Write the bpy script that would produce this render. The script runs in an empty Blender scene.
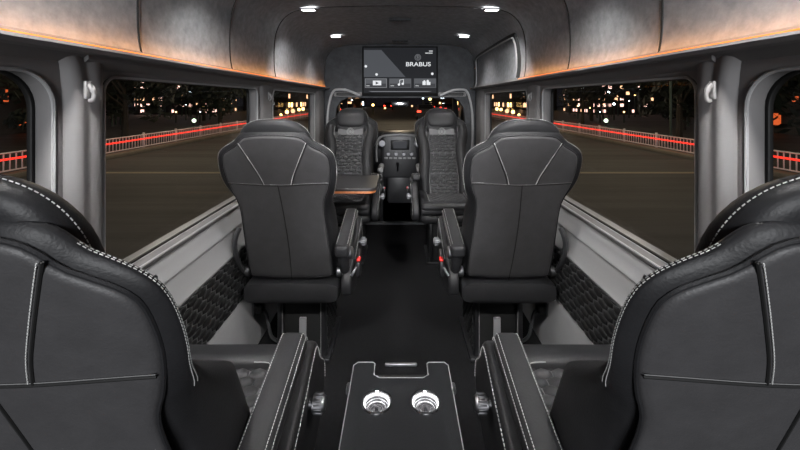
import bpy, bmesh, math, random
from mathutils import Vector, Matrix
random.seed(7)
PI = math.pi
COL = bpy.context.scene.collection
CZ = 1.35                       # eye height above the van floor
# ------------------------------------------------------------------ materials
def mat(name, col, rough=.5, metal=0, bump=0, bscale=200, var=0, vscale=8, spec=.5, coat=0, emit=None, estr=0, stretch=None, bdist=.002):
    m = bpy.data.materials.new(name); m.use_nodes = True
    nt = m.node_tree; b = nt.nodes['Principled BSDF']
    b.inputs['Base Color'].default_value = (*col, 1); b.inputs['Roughness'].default_value = rough
    b.inputs['Metallic'].default_value = metal; b.inputs['Specular IOR Level'].default_value = spec
    b.inputs['Coat Weight'].default_value = coat
    if emit: b.inputs['Emission Color'].default_value = (*emit, 1); b.inputs['Emission Strength'].default_value = estr
    tc = nt.nodes.new('ShaderNodeTexCoord'); src = tc.outputs['Object']
    if stretch:
        mp = nt.nodes.new('ShaderNodeMapping'); mp.inputs['Scale'].default_value = stretch
        nt.links.new(src, mp.inputs['Vector']); src = mp.outputs['Vector']
    if bump:
        n = nt.nodes.new('ShaderNodeTexNoise'); n.inputs['Scale'].default_value = bscale; n.inputs['Detail'].default_value = 3
        bp = nt.nodes.new('ShaderNodeBump'); bp.inputs['Strength'].default_value = bump; bp.inputs['Distance'].default_value = bdist
        nt.links.new(src, n.inputs['Vector']); nt.links.new(n.outputs['Fac'], bp.inputs['Height']); nt.links.new(bp.outputs['Normal'], b.inputs['Normal'])
    if var:
        n = nt.nodes.new('ShaderNodeTexNoise'); n.inputs['Scale'].default_value = vscale; n.inputs['Detail'].default_value = 6; n.inputs['Roughness'].default_value = .65
        r = nt.nodes.new('ShaderNodeMapRange'); r.inputs['From Min'].default_value = .3; r.inputs['From Max'].default_value = .7
        r.inputs['To Min'].default_value = 1 - var; r.inputs['To Max'].default_value = 1 + var
        mx = nt.nodes.new('ShaderNodeVectorMath'); mx.operation = 'SCALE'; mx.inputs[0].default_value = col
        nt.links.new(src, n.inputs['Vector']); nt.links.new(n.outputs['Fac'], r.inputs['Value']); nt.links.new(r.outputs['Result'], mx.inputs['Scale'])
        nt.links.new(mx.outputs['Vector'], b.inputs['Base Color'])
    return m
M = dict(
 leather=mat('black leather', (.017,.017,.0185), .47, spec=.25, bump=.25, bscale=260, var=.15, vscale=14),
 back=mat('seat back leather', (.047,.046,.048), .5, spec=.4, bump=.3, bscale=240, var=.12, vscale=20),
 quilt=mat('quilted suede', (.026,.026,.028), .7, bump=.2, bscale=300),
 quiltgap=mat('quilt seams', (.10,.10,.104), .6),
 wallquilt=mat('wall quilt leather', (.006,.006,.0065), .6, bump=.15, bscale=300),
 wallgap=mat('wall quilt seams', (.13,.13,.135), .5),
 stitch=mat('white thread', (.5,.5,.49), .6),
 piping=mat('grey thread', (.2,.2,.2), .5),
 seam=mat('dark seam', (.004,.004,.004), .7),
 suede=mat('grey suede headliner', (.26,.268,.282), .92, bump=.3, bscale=70, var=.22, vscale=26, spec=.15, bdist=.003),
 suede_dark=mat('dark suede', (.06,.062,.066), .9, bump=.25, bscale=90, var=.25, vscale=11, spec=.15),
 trim=mat('grey vinyl trim', (.17,.165,.166), .62, spec=.3, bump=.15, bscale=400, var=.04),
 trim2=mat('pale grey trim', (.32,.32,.325), .45, bump=.1, bscale=400),
 low=mat('grey lower lining', (.28,.28,.285), .6, var=.08, vscale=5),
 plastic=mat('black plastic', (.008,.008,.009), .35),
 plastic2=mat('charcoal plastic', (.035,.035,.038), .4),
 rubber=mat('black rubber', (.005,.005,.005), .6),
 carpet=mat('black carpet', (.008,.008,.0088), .95, bump=.6, bscale=500, var=.2, vscale=60, spec=.1),
 chrome=mat('brushed steel', (.75,.75,.77), .16, metal=1),
 satin=mat('satin metal', (.2,.2,.21), .4, metal=1),
 red=mat('red plastic', (.7,.02,.015), .4),
 led=mat('orange light strip', (.25,.07,.01), .6, emit=(1,.27,.035), estr=.95),
 screenframe=mat('black screen frame', (.003,.003,.003), .6, spec=.15),
 console=mat('console leather', (.007,.0075,.009), .6, bump=.2, bscale=260, spec=.25),
 badge=mat('pale badge', (.2,.2,.21), .4),
 lens=mat('lamp lens', (.9,.9,.9), .4, emit=(1,1,1), estr=14),
 wood=mat('amber edge', (.55,.2,.07), .35, var=.2, vscale=30),
 table=mat('black table top', (.02,.019,.02), .4, bump=.1, bscale=200),
 asphalt=mat('asphalt', (.078,.076,.073), .75, bump=.5, bscale=12, var=.4, vscale=.9, stretch=(.12,1.6,1), bdist=.01),
 line=mat('road paint', (.35,.3,.2), .7),
 white=mat('white painted steel', (.75,.72,.7), .4),
 kerb=mat('kerb stone', (.2,.17,.13), .8, var=.2, vscale=3),
 bark=mat('bark', (.04,.03,.02), .9, bump=.5, bscale=20),
 leaf=mat('leaves', (.010,.014,.007), .7, var=.3, vscale=3),
 leaf2=mat('olive leaves', (.015,.014,.008), .7, var=.3, vscale=3),
 bld=mat('concrete facade', (.045,.038,.036), .8, var=.15, vscale=1),
 redtrail=mat('red trail glow', (.8,.02,.02), .4, emit=(1,.035,.02), estr=1.7),
 pole=mat('green painted pole', (.03,.05,.035), .5),
 carpaint=mat('dark car paint', (.03,.03,.035), .3, coat=1),
 carglass=mat('car glass', (.01,.01,.012), .1),
 tail=mat('tail lamp', (.6,.02,.02), .3, emit=(1,.04,.02), estr=7),
)
def emi(name, c, s, sp=.2): return mat(name, (.01,.01,.01), .5, spec=sp, emit=c, estr=s)
E = dict(warm=emi('warm window light', (1,.55,.3), 2.2), pink=emi('pink window light', (1,.6,.5), 2.6), cool=emi('cool lamp', (.75,.88,1), 9),
 amber=emi('amber lamp', (1,.6,.2), 7), green=emi('greenish lamp', (.75,1,.7), 6), yellow=emi('yellow sign light', (1,.8,.3), 5),
 ring=emi('cup ring light', (1,1,1), 3.2), orange=emi('orange wall light', (1,.16,.04), .8))
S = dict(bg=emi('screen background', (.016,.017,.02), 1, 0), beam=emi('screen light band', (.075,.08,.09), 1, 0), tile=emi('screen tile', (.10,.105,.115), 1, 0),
 tile_d=emi('screen tile dark', (.05,.052,.058), 1, 0), ink=emi('screen lettering', (.8,.82,.85), 1, 0), mid=emi('screen grey', (.2,.205,.22), 1, 0))
def glass_mat():
    m = bpy.data.materials.new('window glass'); m.use_nodes = True; nt = m.node_tree; nt.nodes.clear()
    o = nt.nodes.new('ShaderNodeOutputMaterial'); t = nt.nodes.new('ShaderNodeBsdfTransparent'); t.inputs['Color'].default_value = (.93,.93,.92,1)
    g = nt.nodes.new('ShaderNodeBsdfGlossy'); g.inputs['Roughness'].default_value = .02
    lw = nt.nodes.new('ShaderNodeLayerWeight'); lw.inputs['Blend'].default_value = .5
    pw = nt.nodes.new('ShaderNodeMath'); pw.operation = 'POWER'; pw.inputs[1].default_value = 5
    ma = nt.nodes.new('ShaderNodeMath'); ma.operation = 'MULTIPLY_ADD'; ma.inputs[1].default_value = .22; ma.inputs[2].default_value = .012
    x = nt.nodes.new('ShaderNodeMixShader')
    nt.links.new(lw.outputs['Facing'], pw.inputs[0]); nt.links.new(pw.outputs[0], ma.inputs[0]); nt.links.new(ma.outputs[0], x.inputs[0])
    nt.links.new(t.outputs[0], x.inputs[1]); nt.links.new(g.outputs[0], x.inputs[2]); nt.links.new(x.outputs[0], o.inputs[0])
    return m
M['glass'] = glass_mat()
# ------------------------------------------------------------------ helpers
def tag(o, label=None, cat=None, group=None, kind=None):
    if label: o['label'] = label
    if cat: o['category'] = cat
    if group: o['group'] = group
    if kind: o['kind'] = kind
    return o
def empty(name, loc, rz=0, parent=None):
    o = bpy.data.objects.new(name, None); COL.objects.link(o); o.location = loc; o.rotation_euler = (0,0,rz); o.empty_display_size = .05
    if parent: o.parent = parent
    return o
class MB:
    def __init__(s): s.v = []; s.f = []; s.m = []; s.mats = []
    def mi(s, m):
        if m not in s.mats: s.mats.append(m)
        return s.mats.index(m)
    def add(s, vs, fs, m=None):
        k = len(s.v); s.v += [tuple(v) for v in vs]; i = s.mi(m) if m else 0
        for f in fs: s.f.append(tuple(k+j for j in f)); s.m.append(i)
        return s
    def box(s, c, d, bev=0, m=None, rot=None, seg=2):
        bm = bmesh.new(); bmesh.ops.create_cube(bm, size=1)
        for v in bm.verts: v.co = Vector((v.co.x*d[0], v.co.y*d[1], v.co.z*d[2]))
        if bev: bmesh.ops.bevel(bm, geom=bm.edges[:], offset=min(bev, min(d)*.49), segments=seg, profile=.5, affect='EDGES')
        R = rot.to_matrix() if rot is not None and hasattr(rot, 'to_matrix') else rot
        for v in bm.verts:
            if R is not None: v.co = R @ v.co
            v.co += Vector(c)
        bm.verts.index_update(); s.add([v.co[:] for v in bm.verts], [[v.index for v in f.verts] for f in bm.faces], m); bm.free(); return s
    def tube(s, pts, r, n=6, m=None, closed=False, caps=True, flat=1):
        pts = [Vector(p) for p in pts]; N = len(pts); vs = []; up = None
        for i, p in enumerate(pts):
            a = pts[(i-1) % N] if (closed or i) else p; b = pts[(i+1) % N] if (closed or i < N-1) else p
            t = (b-a).normalized() if (b-a).length > 1e-9 else Vector((0,0,1))
            if up is None: up = Vector((0,0,1)) if abs(t.z) < .9 else Vector((0,1,0))
            x = t.cross(up)
            if x.length < 1e-6: x = t.orthogonal()
            x.normalize(); y = x.cross(t).normalized(); up = y
            rr = r[i] if isinstance(r, (list, tuple)) else r
            for k in range(n):
                a_ = 2*PI*k/n; vs.append(p + x*rr*math.cos(a_) + y*rr*math.sin(a_)*flat)
        fs = []
        for i in range(N if closed else N-1):
            j = (i+1) % N
            for k in range(n): l = (k+1) % n; fs.append((i*n+k, i*n+l, j*n+l, j*n+k))
        if not closed and caps: fs.append(tuple(range(n))[::-1]); fs.append(tuple((N-1)*n+k for k in range(n)))
        return s.add(vs, fs, m)
    def lathe(s, prof, c, n=24, m=None, R=None, cap=True):
        vs = []; fs = []
        for (r, z) in prof:
            for k in range(n):
                a = 2*PI*k/n; p = Vector((r*math.cos(a), r*math.sin(a), z))
                if R is not None: p = R @ p
                vs.append(p + Vector(c))
        for i in range(len(prof)-1):
            for k in range(n): l = (k+1) % n; fs.append((i*n+k, i*n+l, (i+1)*n+l, (i+1)*n+k))
        if prof[0][0] > 1e-5: fs.append(tuple(range(n))[::-1])
        if cap and prof[-1][0] > 1e-5: fs.append(tuple((len(prof)-1)*n+k for k in range(n)))
        return s.add(vs, fs, m)
    def build(s, name, m=None, parent=None, smooth=True, loc=None, angle=40):
        me = bpy.data.meshes.new(name); me.from_pydata(s.v, [], s.f)
        ms = s.mats if s.mats else [m]
        for x in ms: me.materials.append(x)
        for p, i in zip(me.polygons, s.m): p.material_index = i
        bm = bmesh.new(); bm.from_mesh(me); bmesh.ops.remove_doubles(bm, verts=bm.verts, dist=1e-6); bmesh.ops.recalc_face_normals(bm, faces=bm.faces)
        for e in bm.edges:
            if len(e.link_faces) == 2 and e.calc_face_angle(0) > math.radians(angle): e.smooth = False
        for f in bm.faces: f.smooth = smooth
        bm.to_mesh(me); bm.free()
        o = bpy.data.objects.new(name, me); COL.objects.link(o)
        if parent: o.parent = parent
        if loc: o.location = loc
        return o
def recentre(o):
    """move a top-level mesh's origin to the centre of its base"""
    vs = [v.co for v in o.data.vertices]
    c = Vector(((min(v.x for v in vs)+max(v.x for v in vs))/2, (min(v.y for v in vs)+max(v.y for v in vs))/2, min(v.z for v in vs)))
    o.data.transform(Matrix.Translation(-c)); o.location = c
    return o
def copy_tree(o, parent=None):
    c = o.copy(); COL.objects.link(c)
    if parent: c.parent = parent
    for ch in list(o.children): copy_tree(ch, c)
    return c
def catmull(P, n=6, closed=False):
    P = [Vector(p) for p in P]; out = []; N = len(P)
    for i in range(N if closed else N-1):
        g = lambda k: P[k % N] if closed else P[max(0, min(N-1, k))]
        a, b, c, d = g(i-1), g(i), g(i+1), g(i+2)
        for j in range(n):
            t = j/n; out.append(.5*((2*b)+(c-a)*t+(2*a-5*b+4*c-d)*t*t+(-a+3*b-3*c+d)*t**3))
    if not closed: out.append(P[-1])
    return out
def resample(P, step, closed=False):
    P = [Vector(p) for p in P]
    if closed: P = P+[P[0]]
    L = [0]
    for a, b in zip(P, P[1:]): L.append(L[-1]+(b-a).length)
    n = max(2, int(round(L[-1]/step))); out = []; k = 0
    for i in range(n if closed else n+1):
        s = L[-1]*i/n
        while k < len(L)-2 and L[k+1] < s: k += 1
        t = (s-L[k])/max(1e-9, L[k+1]-L[k]); out.append(P[k].lerp(P[k+1], t))
    return out
def rrect(x0, x1, y0, y1, r, n=8):
    if not isinstance(r, (list, tuple)): r = [r]*4
    out = []
    for (cx, cy, a0, q) in ((x1-r[0], y1-r[0], 0, r[0]), (x0+r[1], y1-r[1], 90, r[1]), (x0+r[2], y0+r[2], 180, r[2]), (x1-r[3], y0+r[3], 270, r[3])):
        for k in range(n+1):
            a = math.radians(a0+90*k/n); out.append((cx+q*math.cos(a), cy+q*math.sin(a)))
    return out
def plate(loops, half, bevel, fn):
    """filled 2-D outline with holes, given thickness and a rounded edge -> verts, faces mapped by fn(u, v, w)"""
    cu = bpy.data.curves.new('outline', 'CURVE'); cu.dimensions = '2D'; cu.fill_mode = 'BOTH'
    cu.extrude = half; cu.bevel_depth = bevel; cu.bevel_resolution = 2; cu.offset = -bevel
    for lp in loops:
        sp = cu.splines.new('POLY'); sp.points.add(len(lp)-1); sp.use_cyclic_u = True
        for p, q in zip(sp.points, lp): p.co = (q[0], q[1], 0, 1)
    o = bpy.data.objects.new('outline', cu); COL.objects.link(o)
    me = bpy.data.meshes.new_from_object(o.evaluated_get(bpy.context.evaluated_depsgraph_get()))
    vs = [fn(*v.co) for v in me.vertices]; fs = [tuple(p.vertices) for p in me.polygons]
    bpy.data.objects.remove(o); bpy.data.meshes.remove(me); bpy.data.curves.remove(cu)
    return vs, fs
def dashes(mb, pts, gap=.0075, ln=.0048, r=.0011, off=None, m=None):
    P = resample(pts, gap)
    for a, b in zip(P, P[1:]):
        q = a+(b-a)*(ln/gap)
        mb.tube([a, q], r, 4, m)
def text_mesh(body, size, fn, bold=.0, sx=1, depth=.0004):
    cu = bpy.data.curves.new('lettering', 'FONT'); cu.body = body; cu.size = size; cu.extrude = depth; cu.offset = bold; cu.align_x = 'CENTER'; cu.align_y = 'CENTER'
    o = bpy.data.objects.new('lettering', cu); COL.objects.link(o)
    me = bpy.data.meshes.new_from_object(o.evaluated_get(bpy.context.evaluated_depsgraph_get()))
    vs = [fn(v.co.x*sx, v.co.y, v.co.z) for v in me.vertices]; fs = [tuple(p.vertices) for p in me.polygons]
    bpy.data.objects.remove(o); bpy.data.meshes.remove(me); bpy.data.curves.remove(cu)
    return vs, fs
def quilt(mb, U0, U1, V0, V1, cu, cv, h, fn, m, inside=None, gap=.94):
    """padded hexagons; fn(u, v, w) -> point. rows along u, points up in v"""
    row = 0; v = V0
    while v <= V1+cv*.5:
        u = U0 + (cu/2 if row % 2 else 0)
        while u <= U1+cu*.01:
            if inside is None or inside(u, v):
                ring = []
                for (k, w, hh) in ((1.0,.0,0), (.93,.55,0), (.62,1,0)):
                    r = []
                    for j in range(6):
                        a = PI/6+j*PI/3
                        uu = u+math.cos(a)*cu/1.732*gap*k; vv = v+math.sin(a)*cv*.667*gap*k
                        uu = max(U0, min(U1, uu)); vv = max(V0, min(V1, vv))
                        r.append(fn(uu, vv, h*w))
                    ring.append(r)
                vs = ring[0]+ring[1]+ring[2]+[fn(u, max(V0, min(V1, v)), h*1.1)]
                fs = []
                for a in range(2):
                    for j in range(6): l = (j+1) % 6; fs.append((a*6+j, a*6+l, a*6+6+l, a*6+6+j))
                for j in range(6): fs.append((12+j, 12+(j+1) % 6, 18))
                mb.add(vs, fs, m)
            u += cu
        v += cv; row += 1
def prism_y(profile, y0, y1, m=None, mb=None, s=1, closed=True):
    mb = mb or MB(); n = len(profile)
    vs = [(s*x, y0, z) for x, z in profile]+[(s*x, y1, z) for x, z in profile]
    fs = [(i, (i+1) % n, n+(i+1) % n, n+i) for i in range(n if closed else n-1)]
    if closed: fs += [tuple(range(n))[::-1], tuple(range(n, 2*n))]
    return mb.add(vs, fs, m)
def struct(name, mb, m=None, **k):
    o = mb.build(name, m, **k); o['kind'] = 'structure'; return o
# ------------------------------------------------------------------ van shell
Y0, YB = -.45, 4.0            # rear opening, front bulkhead
struct('floor', MB().box((0, 2.3, -.02), (1.74, 5.6, .04)), M['carpet'])
WZ0, WZ1 = .815, 1.416
side_windows = {'rear': (.08, .885), 'main': (1.035, 2.15), 'front': (2.41, 3.60)}
for s, nm in ((-1, 'left'), (1, 'right')):
    mb = MB()
    holes = []
    for k, (a, b) in side_windows.items():
        holes.append(rrect(a, b, WZ0, WZ1, [.085, .05, .09, .09] if k == 'rear' else [.035, .045, .10, .06], 8))
    fn = lambda u, v, w: (s*(.855+w), u, v)
    vs, fs = plate([rrect(Y0, YB, .79, 1.455, .001, 1)]+holes, .012, .014, fn); mb.add(vs, fs, M['trim'])
    for hl in holes: mb.tube([(s*.8285, u, v) for u, v in hl], .0045, 6, M['trim2'], True)
    # lining under the windows: sill, sloped panel with a groove, lower lining
    prof = [(.93,.815), (.84,.812), (.832,.80), (.826,.765), (.818,.73), (.8135,.722), (.8135,.716), (.817,.712), (.811,.68), (.803,.622), (.797,.608), (.80,.600), (.93,.600)]
    prism_y(prof, Y0, YB, M['trim2'], mb, s)
    prism_y([(.93,.6), (.808,.6), (.808,.34), (.80,.335), (.79,.30), (.785,.0), (.93,.0)], Y0, YB, M['low'], mb, s)
    prism_y([(.93,1.45), (.84,1.45), (.835,1.44), (.80,1.468), (.80,1.50), (.93,1.50)], Y0, YB, M['trim'], mb, s)
    # outer skin strips so that no light leaks in around the panes
    prism_y([(.93,.0), (.95,.0), (.95,.80), (.93,.80)], Y0, YB, M['trim'], mb, s)
    struct('wall_'+nm, mb, angle=35)
    # quilted side panel
    q = MB(); q.box((s*.8045, (0.2+YB)/2, .47), (.007, YB-.2, .262), .002, M['wallgap'])
    quilt(q, .2, YB-.03, .345, .595, .072, .0285, .006, lambda u, v, w: (s*(.801-w), u, v), M['wallquilt'], gap=.86)
    struct('trim_1' if s < 0 else 'trim_2', q, angle=60)
    # roof-edge ledge with the lit strip
    t = MB(); prism_y([(.80,1.468), (.775,1.462), (.762,1.466), (.757,1.476), (.762,1.484), (.79,1.486), (.80,1.5)], Y0, YB, M['trim'], t, s)
    prism_y([(.838,1.438), (.83,1.432), (.822,1.436), (.80,1.455), (.80,1.47), (.838,1.47)], .95, 3.95, M['trim'], t, s)
    struct('trim_3' if s < 0 else 'trim_4', t, angle=30)
    # panes and their gaskets
    for i, (k, (a, b)) in enumerate(side_windows.items()):
        w = empty('window_%d' % (i+1+(0 if s < 0 else 3)), (s*.89, (a+b)/2, WZ0)); w['kind'] = 'structure'
        mb = MB().box((s*.012, 0, (WZ1-WZ0)/2), (.005, b-a+.06, WZ1-WZ0+.05), 0); mb.build('pane', M['glass'], w)
        R = [.085, .05, .09, .09] if k == 'rear' else [.035, .045, .10, .06]
        out = rrect(a-.03-(a+b)/2, b+.03-(a+b)/2, -.03, WZ1-WZ0+.03, R); inn = rrect(a+.002-(a+b)/2, b-.002-(a+b)/2, .003, WZ1-WZ0-.003, R)
        vs, fs = plate([out, inn], .004, .003, lambda u, v, w_: (s*(-.004+w_), u, v)); MB().add(vs, fs).build('gasket', M['rubber'], w)
    # pillar linings
    for j, (y0, y1, xx) in enumerate(((.905, 1.015, .795), (2.18, 2.385, .812), (3.63, 3.98, .80))):
        pm = MB(); n = 10; rows = []
        zs = [.80, .84, .9, 1.0, 1.1, 1.2, 1.3, 1.36, 1.40, 1.43, 1.465]
        for z in zs:
            fl = max(0, (z-1.30)/.165)**2*.035 + max(0, (.92-z)/.12)**2*.02
            a, b = y0-fl*.5, y1+fl*.5; r = []
            for k in range(n+1):
                u = k/n; e = 1-abs(2*u-1)**4
                x = .842-(.842-xx)*(e**.6)*(1-.25*max(0,(z-1.38)/.085))
                if j == 0: x += .008*math.exp(-((u-.42)/.10)**2)      # shallow belt channel
                r.append((s*x, a+(b-a)*u, z))
            rows.append(r)
        vs = [p for r in rows for p in r]; fs = [(i*(n+1)+k, i*(n+1)+k+1, (i+1)*(n+1)+k+1, (i+1)*(n+1)+k) for i in range(len(zs)-1) for k in range(n)]
        pm.add(vs, fs); struct('trim_%d' % (5+j+(0 if s < 0 else 3)), pm, M['trim'], angle=60)
# ceiling
half = catmull([(.800,1.488), (.812,1.56), (.812,1.68), (.795,1.79), (.745,1.875), (.66,1.925), (.50,1.945), (.25,1.953), (0,1.956)], 5)
half = [(p[0], p[1]) for p in half]
prof = [(-x, z) for x, z in half]+[(x, z) for x, z in half[::-1][1:]]
c = MB(); outer = [(x*1.16, 1.50+(z-1.488)*1.12+.0) for x, z in prof]
prism_y(prof+outer[::-1], Y0, YB, M['suede'], c); struct('ceiling', c, angle=50)
sm = MB()
for y in (.52, 1.14, 1.76, 2.38):
    sm.tube([(x*.998, y+.006*math.sin(z*9), CZ+(z-CZ)*.999) for x, z in prof], .0032, 6, M['seam'])
    sm.tube([(x*.998, y+.006+.006*math.sin(z*9), CZ+(z-CZ)*.999) for x, z in prof], .0022, 6, M['trim2'])
struct('trim_11', sm)
# sliding door head on the right: recessed panel edge and suede infill
dr = MB(); loop = [(.0,2.50,1.50), (.0,2.505,1.66), (.0,2.53,1.77), (.0,2.60,1.80), (.0,3.2,1.80), (.0,3.75,1.79), (.0,3.86,1.74), (.0,3.88,1.62), (.0,3.88,1.50)]
def ceil_x(z):
    for (a, b) in zip(half, half[1:]):
        if a[1] <= z <= b[1]: return a[0]+(b[0]-a[0])*(z-a[1])/(b[1]-a[1])
    return .80
lp = [(ceil_x(p[2])-.004, p[1], p[2]) for p in catmull(loop, 6)]
dr.tube(lp, .016, 8, M['rubber']); dr.tube([(x-.012, y+(.02 if y < 3 else -.02), z-.018) for x, y, z in lp], .006, 6, M['trim2'])
struct('trim_12', dr)
# front bulkhead with the arched headliner and opening to the cab
bh = MB(); op = rrect(-.70, .70, -.1, 1.372, [.10,.10,.001,.001])
outl = [(-.93,0)]+[(-.93,1.5)]+[(x, z) for x, z in prof]+[(.93,1.5), (.93,0)]
hole = [(-.70,.02)]+[(-.70,1.15), (-.685,1.27), (-.64,1.34), (-.57,1.372), (-.2,1.372), (.2,1.372), (.57,1.372), (.64,1.34), (.685,1.27), (.70,1.15), (.70,.02)]
vs, fs = plate([outl, hole], .03, .004, lambda u, v, w: (u, YB+.035+w, v)); bh.add(vs, fs, M['suede_dark'])
struct('wall_front', bh)
for s in (-1, 1):
    r = MB(); r.tube(catmull([(s*.755, 3.975, .60), (s*.78, 3.975, .95), (s*.775, 3.97, 1.20), (s*.745, 3.965, 1.37), (s*.71, 3.96, 1.445), (s*.66, 3.955, 1.462), (s*.56, 3.95, 1.452), (s*.43, 3.95, 1.40)], 6), .013, 8)
    struct('trim_13' if s < 0 else 'trim_14', r, M['trim2'])
    # overhead stowage pockets beside the screen
    p = MB(); vs, fs = plate([rrect(s*.56-.15, s*.56+.15, 1.385, 1.435, .02), rrect(s*.56-.125, s*.56+.125, 1.395, 1.428, .014)], .012, .004, lambda u, v, w: (u, 3.975+w, v)); p.add(vs, fs, M['trim'])
    p.box((s*.56, 3.992, 1.41), (.26,.006,.035), 0, M['rubber'])
    struct('trim_15' if s < 0 else 'trim_16', p)
# cab shell: roof, doors, scuttle, windscreen
cab = MB()
cab.box((0, 4.72, 1.60), (1.7, 1.36, .04), .005, M['suede_dark'], Matrix.Rotation(math.radians(-6), 3, 'X'))
for s in (-1, 1):
    vs, fs = plate([[(4.07,0), (5.75,0), (5.75,.9), (5.45,1.1), (5.05,1.6), (4.07,1.66)], [(4.25,.86), (5.35,.86), (5.3,.98), (4.98,1.42), (4.25,1.46)]], .015, .004, lambda u, v, w: (s*(.88+w), u, v)); cab.add(vs, fs, M['plastic2'])
cab.tube([(-.86,5.42,.94), (-.80,5.30,1.12), (-.74,5.10,1.5), (0,5.06,1.55), (.74,5.10,1.5), (.80,5.30,1.12), (.86,5.42,.94)], .045, 8, M['plastic2'])
cab.box((0, 5.58, .42), (1.75, .06, .9), .01, M['plastic2'])
cab.box((0, 4.9, -.015), (1.7, 1.5, .03), 0, M['carpet'])
struct('wall_cab', cab)
w = empty('window_7', (0, 5.45, .92)); w['kind'] = 'structure'
MB().box((0, -.17, .31), (1.66, .006, .74), 0, None, Matrix.Rotation(math.radians(31), 3, 'X')).build('pane', M['glass'], w)
for s in (-1, 1):
    w = empty('window_8' if s < 0 else 'window_9', (s*.88, 4.25, .86)); w['kind'] = 'structure'
    MB().add([(0,0,0), (0,1.1,0), (0,1.05,.12), (0,.73,.56), (0,0,.60), (s*.004,0,0), (s*.004,1.1,0), (s*.004,1.05,.12), (s*.004,.73,.56), (s*.004,0,.60)],
             [(0,1,2,3,4), (9,8,7,6,5)]+[(i, (i+1) % 5, 5+(i+1) % 5, 5+i) for i in range(5)]).build('pane', M['glass'], w)
# ------------------------------------------------------------------ strips, lamps
for s, nm, y1 in ((-1, 'left', 3.9), (1, 'right', 2.46)):
    m = MB(); m.box((s*.787, (y1-.4)/2, 1.4885), (.010, y1+.4, .005), .002)
    o = recentre(m.build('light_strip', M['led'])); tag(o, 'orange glowing light strip along the roof ledge above the %s windows' % nm, 'light strip')
def add_light(kind, name, loc, energy, color=(1,1,1), size=.1, size_y=None, rot=(0,0,0), parent=None, spread=None):
    l = bpy.data.lights.new(name, kind); l.energy = energy; l.color = color
    if kind == 'AREA':
        l.size = size
        if size_y: l.shape = 'RECTANGLE'; l.size_y = size_y
        if spread: l.spread = spread
    else: l.shadow_soft_size = size
    o = bpy.data.objects.new(name, l); COL.objects.link(o); o.location = loc; o.rotation_euler = rot
    if parent: o.parent = parent
    return o
for s_, y1_ in ((-1, 3.9), (1, 2.46)):
    add_light('AREA', 'strip_glow', (s_*.764, (y1_-.4)/2, 1.490), 1.8*(y1_+.4)/4.3, (1,.36,.05), .006, y1_+.4, (0, -s_*math.radians(112), 0), None, math.radians(120))
def downlight():
    e = empty('ceiling_spotlight', (0,0,0))
    vs, fs = plate([rrect(-.055,.055,-.032,.032,.012), rrect(-.042,.042,-.021,.021,.008)], .003, .002, lambda u, v, w: (u, v, w-.006)); MB().add(vs, fs).build('bezel', M['satin'], e)
    MB().box((0,0,-.003), (.088,.046,.008), .002).build('lens', M['lens'], e)
    add_light('AREA', 'lamp', (0,0,-.014), 1.0, (1,.98,.96), .09, .05, parent=e)
    return e
d0 = downlight(); spots = []
rows = (3.36, 2.36, 1.36, .36)  # rearward rows added out of view to light the cabin and seat backs
for y in rows:
    for s in (-1, 1):
        o = d0 if not spots else copy_tree(d0)
        spots.append(o); o.location = (s*.585, y, 1.931)
        side = 'left' if s < 0 else 'right'
        wh = {3.36: 'front, nearest the screen', 2.36: 'second row back, near the top edge', 1.36: 'third row back, added out of view over the middle seats', .36: 'rearmost, added out of view over the rear seats'}[y]
        tag(o, 'rectangular white ceiling spotlight on the %s, %s' % (side, wh), 'ceiling light', 'ceiling spotlights')
for o in spots:
    for c in o.children:
        if c.type == 'LIGHT': c.data = c.data.copy(); c.data.energy = {.36: 11, 1.36: 5, 2.36: 7, 3.36: 3}[round(o.location.y, 2)]; c.data.spread = math.radians(85 if o.location.y < 1 else 120); c.rotation_euler = (math.radians({.36: 42, 1.36: 15, 2.36: 24, 3.36: 0}[round(o.location.y, 2)]), math.radians(-14 if o.location.x < 0 else 14), 0)
# ceiling grilles
for y, z, ln in ((2.75, 1.947, 'long slotted ceiling vent between the spotlights'), (3.75, 1.947, 'small slotted ceiling vent just above the screen')):
    e = empty('ceiling_vent', (0, y, z)); tag(e, ln, 'vent')
    MB().box((0,0,0), (.16,.05,.008), .003).build('frame', M['suede_dark'], e)
    for k in range(4): MB().box((-.055+.037*k, 0, -.006), (.028,.03,.004), .001).build('slat', M['rubber'], e)
# coat hooks
for (s, y, nm) in ((-1,.93,'pillar behind the large left window'), (1,.93,'pillar behind the large right window'), (-1,2.28,'pillar ahead of the large left window'), (1,2.28,'pillar ahead of the large right window')):
    x = .787 if y < 1.5 else .810
    e = empty('coat_hook', (s*x, y, 1.375)); tag(e, 'grey coat hook on the '+nm, 'coat hook', 'coat hooks on the pillars')
    MB().box((-s*.003,0,0), (.008,.020,.045), .003).build('base', M['trim'], e)
    MB().tube(catmull([(-s*.004,0,.012), (-s*.014,0,.004), (-s*.018,0,-.014), (-s*.014,0,-.026), (-s*.006,0,-.026)], 5), [.007]*8+[.005]*13, 8).build('hook', M['trim'], e)
# sill sockets
for s, nm in ((-1,'left'), (1,'right')):
    e = empty('wall_socket', (s*.824, 1.235, .752)); tag(e, 'small round button and black socket on the sill below the large %s window' % nm, 'socket')
    MB().lathe([(.0,0), (.010,0), (.013,.002), (.014,.005), (.010,.006), (.008,.004), (0,.004)], (0,0,0), 20, None, Matrix.Rotation(-s*PI/2, 3, 'Y')).build('button', M['satin'], e)
    MB().box((0,-.035,-.022), (.008,.022,.022), .002).build('socket', M['plastic'], e)
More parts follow.
